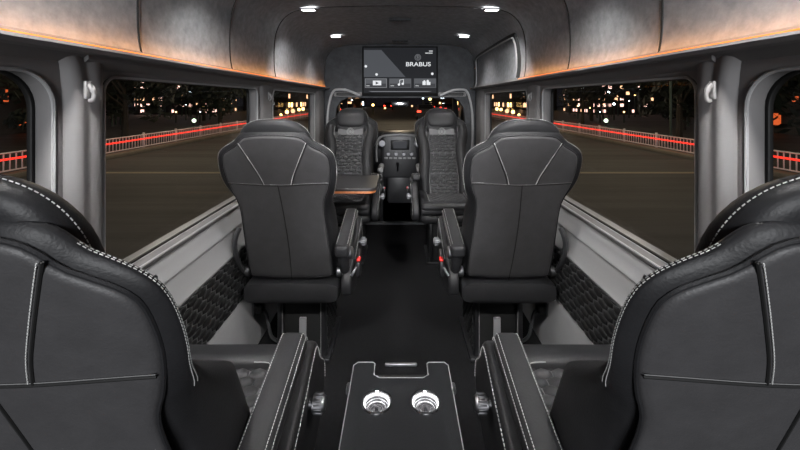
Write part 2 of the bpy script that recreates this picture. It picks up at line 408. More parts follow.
# ------------------------------------------------------------------ seats
SH = .404
half_o = [(.10,.440), (.20,.448), (.224,.475), (.229,.55), (.223,.70), (.217,.82), (.221,.885), (.240,.935), (.256,1.0), (.2595,1.06), (.252,1.11), (.232,1.138), (.202,1.158), (.178,1.171), (.162,1.186), (.150,1.200), (.130,1.213), (.10,1.221), (.06,1.225)]
outline = catmull([(x, z, 0) for x, z in half_o]+[(0,1.226,0)]+[(-x, z, 0) for x, z in half_o[::-1]]+[(0,.438,0)], 5, True)
outline = resample(outline, .018, True)
NO = len(outline)
nrm = []
for i in range(NO):
    t = (outline[(i+1) % NO]-outline[i-1]).normalized(); nrm.append(Vector((t.y, -t.x, 0)))   # outward for ccw
nrm = [(nrm[i-2]+nrm[i-1]+nrm[i]+nrm[(i+1) % NO]+nrm[(i+2) % NO]).normalized() for i in range(NO)]
def width_at(z):
    for (a, b) in zip(half_o, half_o[1:]):
        if a[1] <= z <= b[1]: return a[0]+(b[0]-a[0])*(z-a[1])/(b[1]-a[1])
    return .1
def yb(x, z):                     # gently domed rear surface before the lean
    return -.014*max(0, 1-(x/.26)**2)
def lean(p): return Vector((p[0], p[1]-(p[2]-.42)*SH, p[2]))
def inset(d, k=1): return [(outline[i].x-nrm[i].x*d*k, outline[i].y-nrm[i].y*d*k) for i in range(NO)]
def fan(mb, ring, fy, cz0=.86, m=None, steps=(.85,.65,.4,.15)):
    """fill a ring with concentric rings towards a vertical spine"""
    prev = [(x, fy(x, z), z) for x, z in ring]; L = [prev]
    for t in steps:
        L.append([(x*t, fy(x*t, cz0+(z-cz0)*(.45+.55*t)), cz0+(z-cz0)*(.45+.55*t)) for x, z in ring])
    vs = [lean(p) for r in L for p in r]; fs = []
    for a in range(len(L)-1):
        for i in range(NO): j = (i+1) % NO; fs.append((a*NO+i, a*NO+j, (a+1)*NO+j, (a+1)*NO+i))
    fs.append(tuple((len(L)-1)*NO+i for i in range(NO)))
    mb.add(vs, fs, m)
def rings(mb, L, m=None):
    vs = [lean(p) for r in L for p in r]; fs = []
    for a in range(len(L)-1):
        for i in range(NO): j = (i+1) % NO; fs.append((a*NO+i, a*NO+j, (a+1)*NO+j, (a+1)*NO+i))
    mb.add(vs, fs, m)
def make_back(root, front, loc):
    # body: leather bolster wrapping round from the rear panel to the front
    sst = lambda a, b_, x: (lambda t: t*t*(3-2*t))(max(0, min(1, (x-a)/(b_-a))))
    def ym(x, y, z):
        k = 1-.62*sst(1.02, 1.15, z) if front else (1-.72*sst(.86, 1.0, z))
        if not front: k *= 1+.85*sst(.90, .78, z)*sst(.06, .2, abs(x))
        return y*k
    b = MB(); L = []
    for d, y in ((.036, .010), (.026, .010), (.013, .022), (.004, .038), (.0, .056), (.002, .078), (.010, .098), (.025, .113), (.05, .120)):
        L.append([(x, (yb(x, z)*min(1, d/.036) if y < .05 else 0)+ym(x, y, z), z) for x, z in inset(d)])
    rings(b, L)
    fan(b, inset(.036), lambda x, z: yb(x, z)+ym(x, .010, z))
    fan(b, inset(.05), lambda x, z: ym(x, .120, z)-.012*max(0, 1-(x/.2)**2))
    back = b.build('backrest', M['leather'], root, angle=80)
    hb = MB(); Lh = []; nh = 40
    for y, d in ((.004,.06), (.012,.026), (.026,.009), (.048,.001), (.068,0), (.092,.003), (.112,.014), (.126,.034), (.131,.065)):
        y = y if front else y*.6
        Lh.append([((.160-d)*math.copysign(abs(math.cos(a))**.72, math.cos(a)), y, 1.132+(.137-d)*math.copysign(abs(math.sin(a))**.72, math.sin(a))) for a in [2*PI*k/nh for k in range(nh)]])
    hb.add([lean(q) for r in Lh for q in r], [(a_*nh+k, a_*nh+(k+1) % nh, (a_+1)*nh+(k+1) % nh, (a_+1)*nh+k) for a_ in range(len(Lh)-1) for k in range(nh)]+[tuple(range(nh)), tuple((len(Lh)-1)*nh+k for k in range(nh))])
    hr = hb.build('headrest', M['leather'], root, angle=80)
    h_s = MB(); dashes(h_s, [lean((x*1.004, y, 1.132+(z-1.132)*1.004)) for x, y, z in Lh[4] if False] or [lean(((.1608)*math.copysign(abs(math.cos(a))**.72, math.cos(a)), .06 if front else .036, 1.132+(.1378)*math.copysign(abs(math.sin(a))**.72, math.sin(a)))) for a in [math.radians(-12+204*k/60) for k in range(61)]], .007, .0043, .0007); h_s.build('stitching', M['stitch'], hr)
    # rear shell panel
    p = MB(); L = []
    for d, y in ((.028,.012), (.026,.004), (.031,-.002), (.040,-.004)):
        L.append([(x, yb(x, z)+y, z) for x, z in inset(d)])
    rings(p, L); fan(p, inset(.040), lambda x, z: yb(x, z)-.004)
    pan = p.build('back_panel', M['back'], root, angle=80)
    wl = MB(); wl.tube([lean((x, yb(x, z)+.004, z)) for x, z in inset(.025)], .0034, 6, None, True); wl.build('welt', M['leather'], pan)
    on = lambda x, z, e=-.0045: lean((x, yb(x, z)+e, z))
    S1 = [catmull([(s*.148,0,1.168), (s*.132,0,1.135), (s*.106,0,1.08), (s*.079,0,1.02), (s*.064,0,.975)], 6) for s in (-1, 1)]
    for c_ in S1: MB().tube([on(q.x, q.z) for q in c_], .0022, 6).build('seam', M['seam'], pan)
    MB().tube([on(-.222+.444*k/24, .975+.004*math.cos(k/24*PI*2)) for k in range(25)], .0022, 6).build('seam', M['seam'], pan)
    MB().tube([on(.010*math.sin((z_)*3), .975-.52*z_) for z_ in [k/14 for k in range(15)]], .0022, 6).build('seam', M['seam'], pan)
    for s, c_ in zip((-1, 1), S1):
        st = MB(); dashes(st, [on(q.x-s*.0055, q.z, -.0055) for q in c_], .0062, .0046, .0009 if loc[1] < 1 else .0013); st.build('stitching', M['stitch'], pan)
    MB().tube([on(-.222+.444*k/24, .9795+.004*math.cos(k/24*PI*2), -.0052) for k in range(25)], .0007, 4).build('stitching', M['piping'], pan)
    for s in (-1, 1):
        idx = [i for i in range(NO) if outline[i].x*s > .165 and .90 < outline[i].y < 1.19]
        idx.sort(key=lambda i: outline[i].y)
        for (d, y) in ((.0015, .050), (.0, .062)):
            rs = MB(); dashes(rs, [lean((outline[i].x+nrm[i].x*.0006, ym(outline[i].x, y, outline[i].y), outline[i].y+nrm[i].y*.0006)) for i in idx], .0068, .0042, .0006); rs.build('stitching', M['stitch'], back)
    if not front: return back
    # face side: head cushion, wings, quilted centre, emblem
    yf = .120
    hp = MB(); rows_ = []; n = 16
    for k in range(13):
        t = -1+2*k/12; w = .142*(1-abs(t)**3.2*.28)-.012*max(0, -t); z = 1.165+.085*t
        d = .052*(max(0, 1-abs(t)**2.6))**.5
        rows_.append([lean((w*math.copysign(abs(math.sin(a))**.8, math.sin(a)), yf-.015+d*max(0, math.cos(a))**.6 if abs(a) < PI/2 else yf-.015, z)) for a in [-PI/2+PI*j/n for j in range(n+1)]])
    vs = [q for r in rows_ for q in r]; hp.add(vs, [(i*(n+1)+j, i*(n+1)+j+1, (i+1)*(n+1)+j+1, (i+1)*(n+1)+j) for i in range(12) for j in range(n)])
    hp.build('head_cushion', M['leather'], root, angle=70)
    for s in (-1, 1):
        bo = MB(); pts = catmull([(s*.165,yf,.50), (s*.175,yf+.012,.62), (s*.168,yf+.016,.78), (s*.172,yf+.016,.92), (s*.195,yf+.012,1.02), (s*.19,yf+.004,1.10)], 5)
        bo.tube([lean(q) for q in pts], [.034+.014*math.sin(PI*i/(len(pts)-1)) for i in range(len(pts))], 14); bo.build('side_bolster', M['leather'], root, angle=80)
        wp = MB(); wp.tube([lean((q.x-s*.043, q.y+.012, q.z)) for q in pts], .0022, 5); wp.build('welt', M['piping'], root)
    cp = MB(); cp.box((0, yf-.004, .775), (.244, .03, .60), .008, M['quiltgap'])
    cp.v = [tuple(lean(v)) for v in cp.v]
    for (z0, z1) in ((.50,.67), (.68,.85), (.86,1.02)):
        quilt(cp, -.118, .118, z0, z1, .059, .026, .010, lambda u, v, w: lean((u, yf+.011+w, v)), M['quilt'])
    cp.build('backrest_insert', None, root, angle=60)
    em = MB(); c0 = Vector((0, yf+.018, 1.048)); R = Matrix.Rotation(math.radians(-90), 3, 'X')
    for r_ in (.033, .024): em.tube([lean(c0+Vector((r_*math.cos(a), .0, r_*math.sin(a)))) for a in [2*PI*k/28 for k in range(28)]], .0022, 5, None, True)
    vs, fs = text_mesh('B', .036, lambda u, v, w: lean(c0+Vector((-u, w+.001, v))), .0004, 1.0, .001); em.add(vs, fs)
    em.build('emblem', M['badge'], root)
    return back
def cushion_z(x, y):              # top of the seat pad in the quilted middle
    return .505+.012*min(1, abs(x)/.15)**2
def make_seat(loc, rz, arm, front, label, group):
    root = empty('captain_seat', loc, rz); tag(root, label, 'seat', group)
    make_back(root, front, loc)
    # pan
    pan = MB(); rows_ = []; n = 24
    def ringp(y, w, z0, z1, p=5):
        r = []
        for k in range(n):
            a = 2*PI*k/n; cx, sx = math.cos(a), math.sin(a)
            r.append((w*math.copysign(abs(cx)**(2/p), cx), y, (z0+z1)/2+(z1-z0)/2*math.copysign(abs(sx)**(2/p), sx)))
        return r
    L = [ringp(-.055,.205,.370,.430), ringp(-.050,.232,.346,.443), ringp(-.02,.237,.336,.446), ringp(.10,.237,.338,.446), ringp(.40,.240,.35,.446), ringp(.50,.232,.37,.446), ringp(.52,.20,.39,.43)]
    vs = [q for r in L for q in r]; fs = [(a*n+k, a*n+(k+1) % n, (a+1)*n+(k+1) % n, (a+1)*n+k) for a in range(len(L)-1) for k in range(n)]
    fs += [tuple(range(n)), tuple((len(L)-1)*n+k for k in range(n))]
    pan.add(vs, fs); pan.build('seat_shell', M['leather'], root, angle=60)
    # cushion: side pads, front roll, base
    c = MB(); c.box((0,.275,.470), (.47,.49,.056), .02, M['leather'], seg=3)
    c.box((0,.475,.502), (.47,.10,.070), .033, M['leather'], seg=4)
    for s in (-1, 1): c.box((s*.197,.25,.505), (.076,.47,.062), .030, M['leather'], seg=4)
    cu_ = c.build('seat_cushion', None, root, angle=60)
    q = MB(); q.box((0,.25,.497), (.33,.39,.016), .004, M['quiltgap'])
    quilt(q, -.16, .16, .07, .43, .054, .034, .009, lambda u, v, w: (u, v, .5045+w), M['quilt'])
    q.build('cushion_insert', None, root, angle=60)
    s_ = MB()
    for s in (-1, 1): s_.tube(catmull([(s*.162,.06,.522), (s*.163,.2,.524), (s*.160,.36,.524), (s*.145,.425,.525), (s*.09,.432,.527)], 5), .0018, 5)
    s_.build('piping', M['piping'], cu_)
    # pedestal with dark slotted rear face and release lever
    px = arm*.03
    pd = MB(); pd.box((px,.21,.175), (.20,.30,.33), .01, M['rubber'])
    for s in (-1, 1): pd.box((px+s*.112,.21,.175), (.028,.34,.345), .006, M['plastic'])
    pd.box((px,.21,.012), (.30,.38,.022), .005, M['plastic']); 
    ped = pd.build('pedestal', None, root)
    pq = MB(); quilt(pq, .06, .36, .05, .32, .05, .026, .006, lambda u, v, w: (px+arm*(.126+w), u, v), M['wallquilt']); pq.build('pedestal_panel', None, ped, angle=60)
    for s in (-1, 1): MB().tube([(px+s*.100,.042,.03), (px+s*.100,.042,.33)], .0022, 5).build('seam', M['piping'], ped)
    lv = MB(); lv.box((px+arm*.005,.05,.15), (.036,.014,.14), .004); lv.build('release_lever', M['badge'], ped)
    # hinge barrels
    for s in (-1, 1):
        h = MB(); R = Matrix.Rotation(PI/2, 3, 'Y')
        h.lathe([(.0,-.014), (.022,-.014), (.026,-.010), (.026,.010), (.022,.014), (0,.014)], (s*.232,.01,.478), 18, None, R); h.build('hinge_cover', M['satin'], root)
    # side shield on the aisle side
    X = arm
    sh = MB(); pts = [(-.04,.40), (.0,.365), (.20,.350), (.42,.372), (.50,.42), (.49,.50), (.40,.585), (.36,.64), (.29,.665), (.16,.61), (.03,.53), (-.04,.46)]
    pts = [(q.x, q.y) for q in catmull([(a, b, 0) for a, b in pts], 4, True)]
    vs, fs = plate([pts], .012, .014, lambda u, v, w: (X*(.272+w+.012*math.sin(max(0,min(1,(u+.04)/.54))*PI)), u, v)); sh.add(vs, fs)
    shield = sh.build('side_shield', M['leather'], root, angle=60)
    ss = MB(); cc = [(q.x, q.y) for q in catmull([(.49,.44,0), (.475,.50,0), (.39,.572,0), (.35,.628,0), (.30,.645,0), (.17,.59,0), (.05,.52,0)], 6)]
    dashes(ss, [(X*(.3+.012*math.sin(max(0,min(1,(u+.04)/.54))*PI)), u, v) for u, v in cc], .009, .006, .0012); ss.build('stitching', M['stitch'], shield)
    kn = MB(); R = Matrix.Rotation(X*PI/2, 3, 'Y'); prof_ = [(.0,.040), (.017,.040), (.021,.034), (.022,.008), (.012,.004), (.012,-.01), (0,-.01)]
    kn.lathe(prof_, (X*.306,.27,.53), 20, None, R)
    for k in range(14):
        a = 2*PI*k/14; kn.box((X*(.306+.022), .27+.0225*math.cos(a), .53+.0225*math.sin(a)), (.022,.004,.004), .001)
    kn.build('recline_knob', M['satin'], root)
    # armrest
    ar = MB(); R = Matrix.Rotation(math.radians(11), 3, 'X'); AC = Vector((0,.085,.658))
    ar.box((X*.260,AC.y,AC.z), (.070,.40,.062), .018, M['leather'], R, 4)
    ar.tube([(X*.262,-.07,.62), (X*.262,-.055,.56), (X*.262,-.01,.50)], [.030,.028,.026], 10, M['leather'])
    arm_o = ar.build('armrest', None, root, angle=50)
    for xo, zz in ((.2335, .0310), (.2865, .0310), (.2955, .020)):
        a_s = MB(); l = [Vector((X*xo, AC.y, AC.z))+R @ Vector((0, yy, zz)) for yy in [-.17+.355*k/20 for k in range(21)]]
        l += [Vector((X*xo, AC.y, AC.z))+R @ Vector((0, .1955, zz-.008)), Vector((X*xo, AC.y, AC.z))+R @ Vector((0, .2005, -.004))]
        dashes(a_s, l, .0068, .0044, .0008); a_s.build('stitching', M['stitch'], arm_o)
    pv = MB(); Rx = Matrix.Rotation(X*PI/2, 3, 'Y'); pv.lathe([(0,-.01), (.028,-.01), (.030,.010), (.024,.016), (0,.016)], (X*.292,-.055,.60), 20, None, Rx); pv.build('pivot_cap', M['satin'], arm_o)
    lr = MB(); lr.tube(catmull([(X*.300,-.045,.48), (X*.320,-.02,.51), (X*.328,.03,.545), (X*.326,.08,.56)], 5), [.008]*6+[.0065]*10, 8); lr.build('adjuster_lever', M['satin'], root)
    bk = MB(); bk.box((X*.330,-.0,.50), (.022,.05,.075), .006, M['plastic']); bk.box((X*.330,.008,.541), (.020,.036,.014), .005, M['red']); bk.build('belt_buckle', None, root)
    # outboard hinge arm
    oh = MB(); oh.tube(catmull([(-X*.226,-.11,.74), (-X*.240,-.13,.68), (-X*.246,-.09,.58), (-X*.25,-.01,.49)], 5), .012, 8); oh.build('belt_guide', M['plastic2'], root)
    return root
make_seat((-.548,.73,0), 0, 1, False, 'black leather rear captain seat, large in the left foreground, seen from behind', 'rear pair of captain seats')
make_seat((.548,.73,0), 0, -1, False, 'black leather rear captain seat, large in the right foreground, seen from behind', 'rear pair of captain seats')
make_seat((-.54,1.875,0), 0, 1, False, 'charcoal captain seat in the middle row, seen from behind beside the large left window', 'middle pair of captain seats')
make_seat((.54,1.875,0), 0, -1, False, 'charcoal captain seat in the middle row, seen from behind beside the large right window', 'middle pair of captain seats')
make_seat((-.475,3.42,0), PI, -1, True, 'rearward-facing black quilted seat behind the folding table, left of the aisle', 'front pair of captain seats')
make_seat((.40,3.42,0), PI, 1, True, 'rearward-facing black quilted seat right of the aisle with no table', 'front pair of captain seats')
# ------------------------------------------------------------------ table
t = empty('folding_table', (-.50, 2.84, 0)); tag(t, 'black wall-side table with amber edge before the left front seat', 'table')
lp = rrect(-.25,.33,-.23,.24,[.03,.02,.02,.05])
vs, fs = plate([lp], .006, .004, lambda u, v, w: (u, v, .715+w)); MB().add(vs, fs).build('table_top', M['table'], t)
vs, fs = plate([rrect(-.245,.325,-.225,.235,[.03,.02,.02,.05])], .007, .002, lambda u, v, w: (u, v, .697+w)); MB().add(vs, fs).build('table_edge', M['wood'], t)
MB().box((-.245,.0,.34), (.05,.30,.68), .008).build('leg_panel', M['plastic'], t)
MB().box((-.02,.0,.676), (.50,.05,.024), .004).build('support_bar', M['plastic2'], t)
# ------------------------------------------------------------------ centre console
co = empty('centre_console', (.003, .80, 0)); tag(co, 'black leather centre console with two steel cup holders, in the foreground aisle', 'console')
H = .53; YF = .358               # far end in local y
body = MB(); body.box((0, -.06, .237), (.318, .76, .474), .012); body.box((0,-.06,.012), (.34,.78,.024), .004); body.build('body', M['plastic'], co)
lid_out = [(-.148,-.42), (.148,-.42), (.148,YF-.012), (.136,YF), (.088,YF), (.082,YF-.006), (.082,YF-.052), (.066,YF-.064), (-.066,YF-.064), (-.082,YF-.052), (-.082,YF-.006), (-.088,YF), (-.136,YF), (-.148,YF-.012)]
cupc = [(-.066, .203), (.066, .203)]
loops = [lid_out]+[[(cx+.0375*math.cos(a), cy+.0375*math.sin(a)) for a in [2*PI*k/32 for k in range(32)]] for cx, cy in cupc]
vs, fs = plate(loops, .012, .004, lambda u, v, w: (u, v, H-.016+w)); lid = MB().add(vs, fs).build('lid', M['console'], co)
MB().box((0,-.05,.476), (.312,.77,.006), 0).build('lid_tray', M['plastic'], co)
pp = MB(); sc = lambda q: (q[0]*.985, q[1]-.002 if q[1] > 0 else q[1], H+.0008); pp.tube([sc(q) for q in lid_out], .0013, 5, None, True); pp.build('piping', M['piping'], lid)
for cx, cy in cupc:
    k = MB().lathe([(.0255,-.021), (.0285,-.020), (.0300,-.015), (.0312,-.0147), (.0325,-.009), (.0337,-.0087), (.0347,-.003), (.0355,.0006), (.0365,.0024), (.040,.0024), (.0415,.0), (.040,-.0014), (.037,-.001)], (cx, cy, H+.001), 40, cap=False); ck = k.build('cup_holder', M['chrome'], co)
    MB().lathe([(0,-.001), (.026,-.001), (.026,.001), (0,.001)], (cx, cy, H-.0205), 28).build('cup_base', M['satin'], ck)
    MB().tube([(cx+.0335*math.cos(a), cy+.0335*math.sin(a), H-.0035) for a in [2*PI*j/32 for j in range(32)]], .0016, 6, None, True).build('ring_light', E['ring'], ck)
    e = MB()
    for r_ in (.020, .014): e.tube([(cx+r_*math.cos(a), cy+r_*math.sin(a), H-.0190) for a in [2*PI*j/24 for j in range(24)]], .0011, 5, None, True)
    vs, fs = text_mesh('B', .018, lambda u, v, w: (cx+u, cy+v, H-.0190+w), .0003, 1, .0006); e.add(vs, fs); e.build('emblem', M['chrome'], ck)
MB().box((0,YF-.005,.526), (.100,.010,.010), .004).build('handle', M['satin'], co)
MB().box((0,YF-.030,.490), (.150,.05,.010), .003).build('latch_tray', M['plastic'], co)
for s in (-1, 1): MB().box((s*.160,YF-.03,.470), (.012,.03,.02), .004).build('hinge', M['plastic2'], co)
# ------------------------------------------------------------------ screen on the bulkhead
tv = empty('television', (0, 3.955, 1.395)); tag(tv, 'wide flat screen showing a menu, mounted on the bulkhead over the aisle', 'screen')
W, Ht = .405, .53
MB().box((0,.018,Ht/2), (W*2,.032,Ht), .008).build('bezel', M['screenframe'], tv)
MB().box((0,.0005,Ht/2+.008), (W*2-.032,.003,Ht-.045), 0).build('display', S['bg'], tv)
def flat(name, pts, y, m, parent=tv):
    n = len(pts); return MB().add([(x, y, z) for x, z in pts]+[(x, y+.0008, z) for x, z in pts], [tuple(range(n)), tuple(range(n, 2*n))[::-1]]+[(i, (i+1) % n, n+(i+1) % n, n+i) for i in range(n)]).build(name, m, parent, smooth=False)
u0, u1 = -.385, .385
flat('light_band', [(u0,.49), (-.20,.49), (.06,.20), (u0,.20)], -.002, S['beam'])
for x0, mm in ((-.375, S['mid']), (-.115, S['tile']), (.15, S['tile'])):
    tl = flat('menu_tile', [(x0,.085), (x0+.235,.085), (x0+.235,.185), (x0,.185)], -.0035, mm)
    flat('tile_face', [(x0+.008,.092), (x0+.227,.092), (x0+.227,.130), (x0+.008,.130)], -.0045, S['tile_d'], tl)
    flat('tile_face', [(x0+.008,.130), (x0+.227,.130), (x0+.227,.179), (x0+.008,.179)], -.0045, S['tile'], tl)
    cx = x0+.13
    if x0 < -.3:
        flat('icon', [(cx-.045,.112), (cx+.045,.112), (cx+.045,.162), (cx-.045,.162)], -.0055, S['ink'], tl); flat('icon', [(cx-.014,.120), (cx+.018,.136), (cx-.014,.152)], -.0065, S['tile_d'], tl)
    elif x0 < 0:
        i = MB(); i.tube([(cx-.018,-.006,.122), (cx-.018,-.006,.168), (cx+.022,-.006,.176), (cx+.022,-.006,.130)], .004, 5)
        for dx, dz in ((-.026,.120), (.014,.128)): i.lathe([(0,-.002), (.013,-.002), (.013,.002), (0,.002)], (cx+dx,-.006,dz), 12, None, Matrix.Rotation(PI/2, 3, 'X'))
        i.build('icon', S['ink'], tl)
    else:
        flat('icon', [(cx-.04,.115), (cx-.005,.115), (cx-.005,.155), (cx-.04,.155)], -.0055, S['ink'], tl); flat('icon', [(cx+.003,.115), (cx+.045,.115), (cx+.045,.148), (cx+.03,.148), (cx+.025,.170), (cx+.008,.170), (cx+.003,.155)], -.0055, S['ink'], tl)
        flat('icon', [(cx-.028,.155), (cx-.028,.166), (cx-.012,.166), (cx-.012,.155)], -.0055, S['ink'], tl)
    flat('caption_bar', [(x0+.015,.104), (x0+.05,.104), (x0+.05,.109), (x0+.015,.109)], -.0055, S['ink'], tl)
tx = MB(); vs, fs = text_mesh('BRABUS', .062, lambda u, v, w: (.195+u, -.004-w, .335+v), .0007, 1.22); tx.add(vs, fs); tx.build('lettering', S['ink'], tv, smooth=False)
em = MB(); c0 = Vector((.19, -.004, .41))
for r_ in (.032, .022): em.tube([c0+Vector((r_*math.cos(a), 0, r_*math.sin(a))) for a in [2*PI*k/28 for k in range(28)]], .0022, 5, None, True)
vs, fs = text_mesh('B', .035, lambda u, v, w: (.19+u, -.004-w, .41+v), .0004); em.add(vs, fs); em.build('emblem', S['mid'], tv)
ck = MB(); 
for (x0, z0, w_) in ((.33,.478,.04), (.285,.456,.03), (.325,.456,.045)): ck.box((x0, -.003, z0), (w_,.001,.008), 0)
ck.build('status_marks', S['ink'], tv)
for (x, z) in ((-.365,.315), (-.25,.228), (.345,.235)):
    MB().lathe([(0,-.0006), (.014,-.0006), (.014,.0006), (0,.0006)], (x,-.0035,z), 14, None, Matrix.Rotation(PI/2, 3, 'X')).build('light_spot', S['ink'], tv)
flat('menu_bar', [(-.30,.042), (.30,.042), (.34,.05), (-.34,.05)], -.003, S['mid'])
# ------------------------------------------------------------------ cab contents
ds = empty('dashboard', (0, 4.78, 0)); tag(ds, 'black dashboard with centre display, round vents and pale edge trim below the windscreen', 'dashboard')
b = MB(); b.box((0,.40,.80), (1.66,.50,.22), .06, None, None, 4); b.box((0,.16,.62), (.50,.30,.60), .05, None, None, 4); b.box((0,.22,.22), (.34,.40,.44), .04); b.build('fascia', M['plastic2'], ds)
b = MB(); b.tube(catmull([(-.30,.02,.55), (-.305,.0,.70), (-.285,-.01,.82), (-.22,-.01,.885), (0,-.01,.905), (.22,-.01,.885), (.285,-.01,.82), (.305,.0,.70), (.30,.02,.55)], 6), .014, 8); b.build('edge_trim', M['trim2'], ds)
b = MB(); b.box((0,-.005,.77), (.24,.02,.13), .01); sc_ = b.build('display_housing', M['plastic'], ds)
b = MB(); b.box((0,-.016,.772), (.17,.003,.09), 0); b.build('display', S['tile_d'], sc_)
for x in (-.23, .23, ):
    v = MB(); R = Matrix.Rotation(PI/2, 3, 'X'); v.lathe([(0,.01), (.040,.01), (.048,.02), (.050,.0), (.05,-.01), (0,-.01)], (x,-.002,.79), 20, None, R); v.build('air_vent', M['satin'], ds)
for x in (-.15,-.05,.05,.15):
    v = MB(); v.lathe([(0,.03), (.020,.03), (.024,.02), (.026,-.01), (0,-.01)], (x,.0,.655), 16, None, Matrix.Rotation(PI/2, 3, 'X')); v.build('knob', M['satin'], ds)
for k in range(7): MB().box((-.18+.06*k, .0, .60), (.045,.02,.022), .004).build('switch', M['trim2'], ds)
b = MB(); b.tube(catmull([(-.03,-.02,.44), (-.03,-.07,.50), (-.03,-.09,.55)], 4), [.012]*5+[.018]*4, 8); b.build('gear_lever', M['plastic'], ds)
for s, side in ((-1,'left'), (1,'right')):
    e = empty('driver_cab_armrest', (s*.205, 3.98, 0)); e.name = 'cab_armrest'; tag(e, 'grey cab armrest showing on the %s of the gap to the dashboard' % side, 'armrest', 'cab armrests')
    MB().box((0,0,.62), (.06,.30,.05), .02, None, None, 3).build('pad', M['trim2'], e)
    MB().box((0,.10,.30), (.04,.06,.60), .008).build('post', M['plastic'], e)
mr = empty('rear_view_mirror', (0, 5.02, 1.30)); tag(mr, 'black rear-view mirror hanging at the top of the windscreen', 'mirror')
MB().box((0,0,0), (.24,.035,.075), .016, None, None, 3).build('housing', M['plastic2'], mr)
MB().box((0,-.019,0), (.215,.003,.055), .001).build('mirror_glass', M['chrome'], mr)
MB().tube([(0,.01,.02), (0,.05,.22)], .012, 8).build('stalk', M['plastic'], mr)
# wall belt anchors beside the middle seats
for s, nm in ((-1,'left'), (1,'right')):
    e = empty('belt_anchor', (s*.785, 1.99, .20)); tag(e, 'black belt buckle on a loop of webbing beside the %s middle seat' % nm, 'seat belt', 'belt anchors on the side walls')
    MB().box((-s*.03,0,.03), (.045,.05,.04), .01).build('buckle', M['plastic'], e)
    MB().tube(catmull([(-s*.03,.0,.03), (-s*.06,.01,.0), (-s*.07,.02,-.06), (-s*.085,.02,-.13), (-s*.115,.03,-.165)], 5), .009, 6).build('webbing', M['plastic2'], e)
    MB().box((-s*.003,0,.03), (.012,.04,.07), .004).build('bracket', M['satin'], e)
# ------------------------------------------------------------------ outside
GZ = -.50
g = MB(); g.add([(-70,-15,GZ), (70,-15,GZ), (70,120,GZ), (-70,120,GZ)], [(0,1,2,3)])
struct('ground', g, M['asphalt'])
for s, nm in ((-1,'left'), (1,'right')):
    k = MB(); k.box((s*(9.2+0), 30, GZ+.06), (.35, 90, .12), .02); o = recentre(k.build('kerb', M['kerb'])); o['kind'] = 'structure'
    l = MB(); l.box((s*6.0, 9.4, GZ+.004), (6.0, .16, .008)); o = recentre(l.build('lane_line', M['line'])); o['kind'] = 'structure'
    f = empty('street_fence', (s*9.7, 0, GZ)); tag(f, 'low white railing along the road outside the %s windows' % nm, 'fence')
    r = MB()
    for z in (.10, .54): r.tube([(0,-4,z), (0,62,z)], .022, 6)
    r.build('rail', M['white'], f)
    for k in range(34): MB().box((0, -4+2*k, .31), (.07,.07,.62), .012).build('post', M['white'], f)
    b = MB()
    for k in range(440): b.box((0, -4+.15*k, .32), (.022,.022,.44), 0)
    b.build('infill_bars', M['white'], f, smooth=False)
    t = MB()  # glowing rod added in place of exposure trails; the railing carries no lamp
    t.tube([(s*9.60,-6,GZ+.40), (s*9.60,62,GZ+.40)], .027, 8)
    o = recentre(t.build('trail_rod', M['redtrail'])); tag(o, 'long glowing red rod standing in for light trails along the %s railing' % nm, 'light line')
# trees
def leafy(seed, h, w, col, n=900):
    rnd = random.Random(seed); root = empty('street_tree', (0,0,0))
    t = MB(); t.tube([(0,0,0), (.05,.03,h*.3), (-.04,.05,h*.6)], [.16,.12,.07], 7)
    for k in range(5):
        a = rnd.random()*6.28; t.tube([(0,.03,h*(.3+.06*k)), (math.cos(a)*w*.3, math.sin(a)*w*.3, h*(.5+.08*k))], [.06,.025], 5)
    t.build('trunk', M['bark'], root)
    f = MB(); bl = [(rnd.gauss(0,w*.28), rnd.gauss(0,w*.28), h*(.28+.66*rnd.random()), w*(.17+.14*rnd.random())) for _ in range(16)]
    for k in range(n):
        bx_, by_, bz_, br = bl[k % 16]; d = Vector((rnd.gauss(0,1), rnd.gauss(0,1), rnd.gauss(0,1))).normalized()*br*(rnd.random()**.4)
        c = Vector((bx_, by_, bz_))+d; a = Vector((rnd.gauss(0,1), rnd.gauss(0,1), rnd.gauss(0,1))).normalized(); b_ = a.orthogonal().normalized(); q = .16+.14*rnd.random()
        f.add([c-a*q, c-b_*q*.5, c+a*q, c+b_*q*.5], [(0,1,2,3)])
    f.build('foliage', col, root, smooth=False); return root
kinds = [leafy(1, 5.2, 3.2, M['leaf']), leafy(2, 6.4, 3.6, M['leaf2']), leafy(3, 4.2, 3.4, M['leaf'])]
used = [False]*3
rnd = random.Random(5)
for s, nm in ((-1,'left'), (1,'right')):
    for i, y in enumerate([-1, 2, 5, 8, 11, 14, 18.5, 23, 28, 33, 39, 46]):
        kx = rnd.randrange(3)
        if used[kx]: o = copy_tree(kinds[kx])
        else: o = kinds[kx]; used[kx] = True
        o.location = (s*(13.4+(i % 2)*3.6+rnd.random()*.8), y, GZ); o.rotation_euler.z = rnd.random()*6; k = .72+.26*rnd.random(); o.scale = (k, k, k)
        part = 'rear window on the' if y < 7 else 'large window on the' if y < 20 else 'front window on the'
        tag(o, 'dark leafy street tree behind the railing, seen through the %s %s' % (part, nm), 'tree', 'dark trees outside the %s %s' % (part, nm))
for kx in range(3):
    if not used[kx]: kinds[kx].location = (-15, 50+kx*4, GZ); tag(kinds[kx], 'dark leafy tree far down the street', 'tree')
